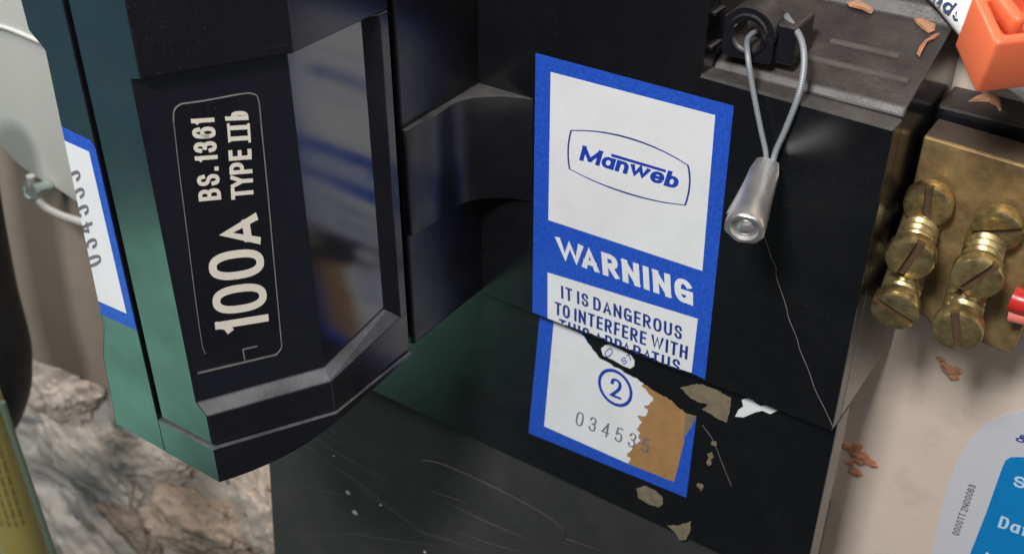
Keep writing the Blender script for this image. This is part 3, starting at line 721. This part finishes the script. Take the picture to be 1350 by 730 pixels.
# ================================================================== BRASS NEUTRAL BLOCK
k = NT('aged brass')
tarn = k.ramp(k.noise(120, 6, 0.7), [(0.38, 0.0), (0.70, 1.0)])
k.set(Base_Color=k.mix(tarn, (0.43, 0.30, 0.135), (0.19, 0.118, 0.06)), Metallic=0.65, Roughness=k.ramp(k.noise(200, 5), [(0.3, 0.35), (0.7, 0.65)]))
k.bump(k.noise(220, 5), 0.25, 0.0004); BRASS = k.m
k = NT('bright brass screw')
tarn = k.ramp(k.noise(190, 7, 0.75), [(0.40, 0.0), (0.66, 1.0)])
k.set(Base_Color=k.mix(tarn, (0.60, 0.47, 0.22), (0.15, 0.105, 0.05)), Metallic=0.8, Roughness=k.ramp(k.noise(240, 5), [(0.3, 0.2), (0.7, 0.45)]))
k.bump(k.noise(260, 4), 0.12, 0.0003); SCREW = k.m
RUST = simple('rusty slot', (0.10, 0.055, 0.03), 0.8, var=0.7, sc=400, bump=0.4)
TOPB = simple('oxidised brown brass', (0.10, 0.072, 0.052), 0.7, metal=0.2, var=0.35, sc=150, bump=0.3)
YN = 18.0
NB = thing('neutral_block', (68, YN+6, -27), 'tarnished brass terminal block with six slotted screws beside the housing', 'terminal block')
zt_ = 19.0
prism_y('body', [(54.6, -20.8), (63.0, -21.2), (64.0, -22.4), (73, -22.8), (80.5, -23.6), (81.5, -22), (84, zt_-1.0), (54.6, zt_+0.2)], YN, YN+9, BRASS, NB, 0.5)
sheet('oxide_face', [(54.9, YN+0.6, zt_+0.2), (83.8, YN+0.6, zt_-0.95), (83.8, YN+8.8, zt_-0.95), (54.9, YN+8.8, zt_+0.2)], (0, 0, 1), 0.12, TOPB, NB)
def screw(hx, hy, ext, rot, hr=4.8, tr=3.95, tilt=(0.16, -0.16)):
    """front of the head seen at pixel (hx, hy), standing ext mm proud of the block; axis droops a little"""
    ax_ = Vector((tilt[0], -1, tilt[1])).normalized()
    Lh = 3.4                                       # head: base disc and two halves either side of the slot
    c = PY(hx, hy, YN-ext-Lh-1.5)
    u_ = Vector((1, 0, 0)); u_ = (u_-ax_*u_.dot(ax_)).normalized(); w_ = u_.cross(ax_)
    if w_.z < 0: w_ = -w_
    tot = (ext+Lh+1.5)/(-ax_.y) + 3
    o0 = c - ax_*tot
    bm = bmesh.new(); prof = [(0.01, 0)]; h = 0.0; L_ = tot-Lh-1.5+0.0
    while h+2.0 < L_:
        prof += [(tr*0.74, h), (tr*0.98, h+0.75), (tr, h+0.95), (tr*0.98, h+1.15), (tr*0.74, h+1.85)]; h += 2.0
    lathe_bm(bm, prof+[(tr*0.80, L_), (hr*0.96, L_+0.05), (hr, L_+0.4), (hr, L_+2.1), (0.01, L_+2.1)], o0, ax_, 32)
    base = L_+2.1; w = 0.85
    ca, sa = math.cos(rot), math.sin(rot)
    def at_(x, z, h_): return o0 + ax_*h_ + u_*(x*ca-z*sa) + w_*(x*sa+z*ca)
    for sg in (1, -1):
        a0 = math.asin(w/hr); half = [(hr*math.cos(a0+(math.pi-2*a0)*i/16), sg*hr*math.sin(a0+(math.pi-2*a0)*i/16)) for i in range(17)]
        def tr_(p, h_, sc):
            x, z = p[0]*sc, p[1]*sc
            if abs(z) < w: z = sg*w
            return at_(x, z, base+h_)
        lv = [[bm.verts.new(tr_(p, h_, s2)) for p in half] for h_, s2 in ((-0.05, 1.0), (0.85, 1.0), (1.25, 0.96), (1.42, 0.88), (1.50, 0.6))]
        for A_, B_ in zip(lv, lv[1:]):
            for i in range(17):
                j = (i+1) % 17; bm.faces.new((A_[i], A_[j], B_[j], B_[i]))
        bm.faces.new(lv[-1])
    sc_ = finish(bm, 'screw', SCREW, NB, smooth=True)
    q = hr*0.9
    bm = bmesh.new(); pts = [(-q, -w*0.97), (q, -w*0.97), (q, w*0.97), (-q, w*0.97)]
    loft_bm(bm, [at_(x, z, base-0.05) for x, z in pts], [at_(x, z, base+0.45) for x, z in pts])
    finish(bm, 'slot', RUST, sc_)
    return sc_
screw(1221, 280, 0.8, math.radians(94))
screw(1312, 313, 0.8, math.radians(18))
screw(1197, 350, 9.5, math.radians(72))
screw(1286, 375, 10.0, math.radians(55))
screw(1177, 418, 11.5, math.radians(-28))
screw(1260, 445, 12.0, math.radians(104))

# black carrier behind and above the brass
BB = thing('terminal_carrier', (75, 36, 10), 'dusty black plastic bar above the brass terminal block', 'terminal carrier')
box('body', (53.6, YN+10.5, -20), (95, YB-0.1, 21.5), PLH, BB, 0.7)

# ================================================================== THINGS AT THE RIGHT EDGE
k = NT('orange plastic'); k.set(Base_Color=k.mix(k.noise(80, 3), (0.78, 0.15, 0.06), (0.86, 0.20, 0.085)), Roughness=0.38, Subsurface_Weight=0.15); k.b.inputs["Subsurface Radius"].default_value = (0.004, 0.001, 0.0005); k.b.inputs["Subsurface Scale"].default_value = 0.6; ORANGE = k.m
OC = thing('orange_clip', (88, 6, 24), 'bright orange plastic clip with a raised bar, top right', 'plastic clip')
def rbox(name, c, size, rot, mat, parent, bev, seg=4):
    bm = bmesh.new(); bmesh.ops.create_cube(bm, size=1)
    bmesh.ops.scale(bm, vec=size, verts=bm.verts)
    bmesh.ops.bevel(bm, geom=bm.edges[:], offset=bev, segments=seg, profile=0.5, affect='EDGES')
    bmesh.ops.transform(bm, matrix=Matrix.Translation(c) @ rot.to_4x4(), verts=bm.verts)
    return finish(bm, name, mat, parent, smooth=True)
oc = PY(1367, 31, 2)
# clip frame: local x to the right, z up, y away from camera
fz = (-FW*0.80 + UP*0.52 - RT*0.06).normalized(); fx = (RT*0.97+UP*0.12); fx = (fx-fz*fx.dot(fz)).normalized(); fy = fz.cross(fx)
ROT = Matrix((fx, fy, fz)).transposed()
def oc_at(x, y, z): return oc + fx*x + fy*y + fz*z
bm = bmesh.new(); bmesh.ops.create_cube(bm, size=1)
bmesh.ops.scale(bm, vec=(19, 11.5, 12), verts=bm.verts)
tf = max(bm.faces, key=lambda f: f.calc_center_median().z)
bmesh.ops.inset_region(bm, faces=[tf], thickness=2.3)
for v in tf.verts: v.co.x *= 0.96; v.co.y *= 0.94
r_ = bmesh.ops.extrude_discrete_faces(bm, faces=[tf])['faces'][0]
for v in r_.verts: v.co.z -= 4.2
bmesh.ops.bevel(bm, geom=bm.edges[:], offset=0.75, segments=4, profile=0.5, affect='EDGES', clamp_overlap=True)
bmesh.ops.transform(bm, matrix=Matrix.Translation(oc_at(0, 0, -3.2)) @ ROT.to_4x4(), verts=bm.verts)
finish(bm, 'body', ORANGE, OC, smooth=True)
rbox('bar', oc_at(-5.2, 1.2, 1.9), (2.2, 8.0, 4.6), ROT @ Matrix.Rotation(math.radians(10), 3, 'Z'), ORANGE, OC, 1.1)

PAPER = simple('white tag plastic', (0.78, 0.80, 0.82), 0.35, var=0.04)
TG = thing('white_tag', (85, 28, 30), 'white curled tag with blue lettering behind the orange clip', 'tag')
edge = [(1205, -22), (1235, 12), (1262, 46), (1290, 82), (1318, 112), (1362, 146)]
lo_ = [PY(x, y, 30-(i*1.2)) for i, (x, y) in enumerate(edge)]
bm = bmesh.new(); R_ = []
cur = [(0, 0), (0.5, -0.9), (1.6, -1.5), (4, -1.8), (12, -1.2), (30, 2)]
for p in lo_:
    R_.append([bm.verts.new(p + RT*(c[0]*0.8)+UP*(c[0]*0.6)+FW*c[1]) for c in cur])
for a, b in zip(R_, R_[1:]):
    for i in range(len(cur)-1): bm.faces.new((a[i], a[i+1], b[i+1], b[i]))
tg = finish(bm, 'strip', PAPER, TG, smooth=True)
so = tg.modifiers.new('thickness', 'SOLIDIFY'); so.thickness = 0.0006
def TGP(px, py): return hitn(px, py, lo_[1]-FW*2.0, -FW)
text('lettering', 'ndsor', TGP(1226, -2), TGP(1285, 52), TGP(1238, -16), -FW, simple('navy print', (0.03, 0.06, 0.16), 0.5), TG, t=0.2, th=0.05)

RED = simple('red sleeve', (0.55, 0.03, 0.025), 0.3, var=0.2)
RW = thing('red_sleeve', (88, 20, -16), 'short red plastic sleeve at the right edge beside the brass block', 'sleeve')
tube('sleeve', [PY(1334, 392, 14), PY(1350, 398, 14), PY(1400, 410, 14)], 2.6, RED, RW, 14, 4)
tube('sleeve', [PY(1332, 412, 14.5), PY(1350, 416, 14.5), PY(1400, 428, 15)], 1.9, simple('pale red core', (0.75, 0.20, 0.16), 0.35), RW, 14, 4)

# sticker on the board
ST = thing('information_sticker', (95, YB-0.1, -110), 'white rounded sticker with a bright blue panel on the cream board', 'sticker')
def B(px, py, l=0.0): return PY(px, py, YB-l)
stk = [(1228, 735), (1236, 690), (1250, 636), (1262, 606), (1278, 578), (1296, 560), (1318, 548), (1346, 540), (1400, 533), (1440, 780), (1220, 790)]
sheet('backing', [B(*p) for p in stk], NL, 0.12, simple('sticker white', (0.60, 0.61, 0.66), 0.45, var=0.03), ST)
CY_ = simple('bright blue print', (0.005, 0.22, 0.56), 0.4, var=0.06)
sheet('blue_panel', [B(*p, .12) for p in [(1270, 752), (1300, 676), (1322, 614), (1326, 606), (1333, 602), (1345, 602), (1420, 606), (1420, 790), (1258, 790)]], NL, 0.04, CY_, ST)
PALE = simple('pale blue print', (0.55, 0.75, 0.90), 0.5)
text('lettering', 'S', B(1335, 640, .16), B(1351, 644, .16), B(1338, 626, .16), NL, PALE, ST, t=0.2)
text('lettering', 'Date', B(1315, 694, .16), B(1368, 712, .16), B(1320, 679, .16), NL, PALE, ST, t=0.17)
text('lettering', 'L', B(1296, 742, .16), B(1310, 746, .16), B(1300, 727, .16), NL, PALE, ST, t=0.17)
text('lettering', '&', B(1338, 581, .12), B(1354, 585, .12), B(1341, 571, .12), NL, INK, ST, t=0.2)
text('small_print', '0000TT 2N00063', B(1264, 706, .12), B(1287, 640, .12), B(1255, 703, .12), NL, simple('black small print', (0.07, 0.075, 0.08), 0.6), ST, t=0.17)

# crumbs of brick and plaster
CR = simple('terracotta crumb', (0.46, 0.20, 0.11), 0.9, var=0.35, sc=500, bump=0.4)
CRP = simple('pale brick flake', (0.52, 0.27, 0.15), 0.9, var=0.25, sc=500, bump=0.4)
def flake(name, pts, n, th, mat, label, group=None):
    n = Vector(n).normalized(); bm = bmesh.new()
    pts = [Vector(p) for p in pts]; c = sum(pts, Vector())/len(pts)
    b = [bm.verts.new(p) for p in pts]; t = [bm.verts.new(c+(p-c)*0.8+n*th*random.uniform(0.6, 1.2)) for p in pts]
    tc = bm.verts.new(c+n*th*1.3)
    for i in range(len(pts)):
        j = (i+1) % len(pts); bm.faces.new((b[i], b[j], t[j], t[i])); bm.faces.new((t[i], t[j], tc))
    bm.faces.new(b[::-1])
    return tag(finish(bm, name, mat, None), label, 'crumb', group)
def blob(name, px, py, y, rx, rz, th, label, mat, n=14, lift=0.0):
    c = PY(px, py, y); pts = []
    for i in range(n):
        t = 2*math.pi*i/n; r = random.uniform(0.55, 1.15)
        pts.append((c.x+rx*r*math.cos(t), y, c.z+rz*r*math.sin(t)))
    return flake(name, pts, (0, -1, 0), th, mat, label)
def crumb(px, py, y, spread, n, size, mat, label):
    c = PY(px, py, y); bm = bmesh.new()
    for i in range(n):
        t = bmesh.ops.create_icosphere(bm, subdivisions=2, radius=1)['verts']
        q = Vector((random.gauss(0, spread[0]), 0, random.gauss(0, spread[1]))); sz = size*random.uniform(0.45, 1.1)
        for v in t:
            d = v.co.copy(); r_ = sz*(1+0.5*noise.noise(d*1.7+q*3))
            v.co = c+q+Vector((d.x*r_*1.4, d.y*r_*0.55-0.2, d.z*r_))
    return tag(finish(bm, 'brick_crumb', mat, None), label, 'crumb')
crumb(1137, 604, YB, (2.6, 1.5), 16, 1.3, CR, 'flaky terracotta crumb stuck on the cream board low beside the housing')
crumb(1252, 486, YB, (1.6, 1.0), 9, 1.4, CRP, 'pale terracotta crumb on the board just below the brass screws')
SN = Vector((0, -0.34, 0.94)); SP = Vector((0, 6.3, 29.8))
BN = Vector((0, -0.46, 0.89)); BP = Vector((0, 31, 40.4))
def T1(px, py): return hitn(px, py, SP+SN*0.1, SN)
def T2(px, py): return hitn(px, py, BP+BN*0.1, BN)
zz = lambda x, y: (1180+x/3.647, y/3.647)
flake('brick_flake', [T1(*zz(*p)) for p in [(90, 92), (130, 98), (196, 118), (190, 148), (160, 160), (128, 138), (100, 112)]], SN, 0.6, CRP, 'tan brick flake near the back of the dusty shoulder')
flake('brick_flake', [T1(*zz(*p)) for p in [(216, 158), (180, 176), (140, 200), (112, 230), (104, 258), (118, 276), (122, 240), (150, 208), (190, 190), (212, 170)]], SN, 0.5, CR, 'curved thin terracotta flake below the tan one on the shoulder')
flake('brick_flake', [T1(*p) for p in [(1116, 3), (1132, 2), (1152, 14), (1148, 19), (1136, 13), (1120, 9)]], SN, 0.6, CRP, 'orange brick flake at the top edge of the photo on the shoulder')
CZ = 21.55
flake('brick_flake', [PZ(*zz(*p), CZ) for p in [(345, 490), (390, 462), (440, 452), (480, 456), (505, 480), (512, 530), (500, 538), (486, 512), (450, 490), (400, 488)]], (0, 0, 1), 0.6, CRP, 'crescent brick flake on the black bar above the brass block')

# ================================================================== BACKGROUND AT THE LEFT EDGE
PALEG = simple('pale grey enamel', (0.42, 0.43, 0.41), 0.5, var=0.05, sc=30)
MB = thing('meter_box', (-190, 60, -60), 'pale grey box edge behind the carrier in the top left corner', 'box')
pts = [(-60, -60), (150, -60), (190, 280), (140, 286), (108, 270), (75, 248), (45, 232), (22, 214), (0, 190), (-20, 150), (-60, 120)]
sheet('panel', [PY(x, y, 40) for x, y in pts], (0, 1, 0), 6, PALEG, MB)
tube('panel_bead', [PY(-20, 30, 39.6), PY(10, 38, 39.6), PY(40, 50, 39.6), PY(80, 68, 39.6), PY(130, 90, 39.6)], 0.8, PALEG, MB, 8)
DUN = simple('dun board', (0.27, 0.22, 0.18), 0.75, var=0.15, sc=40, bump=0.2, bsc=300)
pts = [(-60, 60), (200, 60), (260, 560), (150, 515), (112, 500), (80, 486), (52, 478), (30, 465), (-60, 440)]
tag(sheet('dun_panel', [PY(x, y, 48) for x, y in pts], (0, 1, 0), 8, DUN, None), 'dull brown panel behind the carrier left of the numbered label', 'panel')
tag(tube('grey_cable', [PY(40, 232, 30), PY(44, 252, 30), PY(56, 270, 30), (PY(78, 283, 31)), PY(105, 292, 33), PY(150, 305, 36)], 1.7, simple('grey sheath', (0.36, 0.36, 0.34), 0.4), None, 12), 'thin grey cable looping under the small screw at left', 'cable')
TS = thing('terminal_screw', PY(61, 246, 34), 'small greenish metal screw on the pale box by the grey cable', 'screw')
c = PY(63, 246, 38)
lathe('shank', [(0.01, 0), (2.6, 0), (2.6, 9), (3.6, 9), (3.9, 10.2), (3.7, 11.2), (2.6, 11.4), (2.3, 10.9), (0.01, 10.9)], c, -FW*0.6+Vector((0.1, -0.9, 0.1)), simple('greenish steel', (0.55, 0.66, 0.62), 0.22, metal=0.8, var=0.3, sc=300), TS)  # steel colour with a greenish tint
BC = simple('black cable sheath', (0.012, 0.011, 0.013), 0.5, var=0.2)
tag(tube('black_cable', [PY(-60, 150, 10), PY(-48, 250, 8), PY(-22, 380, 6), PY(0, 470, 4), PY(-10, 540, 2), PY(-60, 620, 0)], 13, BC, None, 24), 'thick black cable bending in at the left edge', 'cable')
# yellow printed sleeve at the lower left corner
k = NT('yellow printed wrap')
k.set(Base_Color=k.mix(k.noise(120, 4), (0.33, 0.27, 0.075), (0.42, 0.36, 0.12)), Roughness=0.4); YEL = k.m
YW = thing('yellow_sleeve', PY(0, 730, -40), 'yellow printed sleeve in a clear edge at the lower left corner', 'sleeve')
ya, yb2 = PY(-40, 500, -42), PY(56, 800, -42)
tube('wrap', [ya, (ya+yb2)/2, yb2], 8.6, YEL, YW, 28, 6)
k = NT('clear green edge'); k.set(Base_Color=(0.14, 0.19, 0.14), Roughness=0.2); GE = k.m
e1, e2 = PY(2, 530, -38), PY(84, 770, -38)
tube('clear_edge', [e1, (e1+e2)/2, e2], 1.3, GE, YW, 12, 4)
dirw = (yb2-ya).normalized()
TXT = simple('dark sleeve print', (0.035, 0.03, 0.02), 0.6)
tocam = (CAM-(ya+yb2)/2).normalized(); tocam = (tocam-dirw*tocam.dot(dirw)).normalized(); sidew = dirw.cross(tocam)
for i, ang in enumerate((-52, -36, -20, -4, 12)):
    a_ = math.radians(-ang); nn = tocam*math.cos(a_)+sidew*math.sin(a_); tt = dirw.cross(nn)
    st_ = ya+dirw*(18+i*0.7)+nn*8.62
    up_ = tt if tt.dot(RT) > 0 else -tt
    text('printed_line', 'iiIlli liIi llIiil Iilil iIlI liil Iilli lIi', st_, st_+dirw*46, st_+up_*1.3, nn, TXT, YW, t=0.3, gap=0.3, th=0.05)
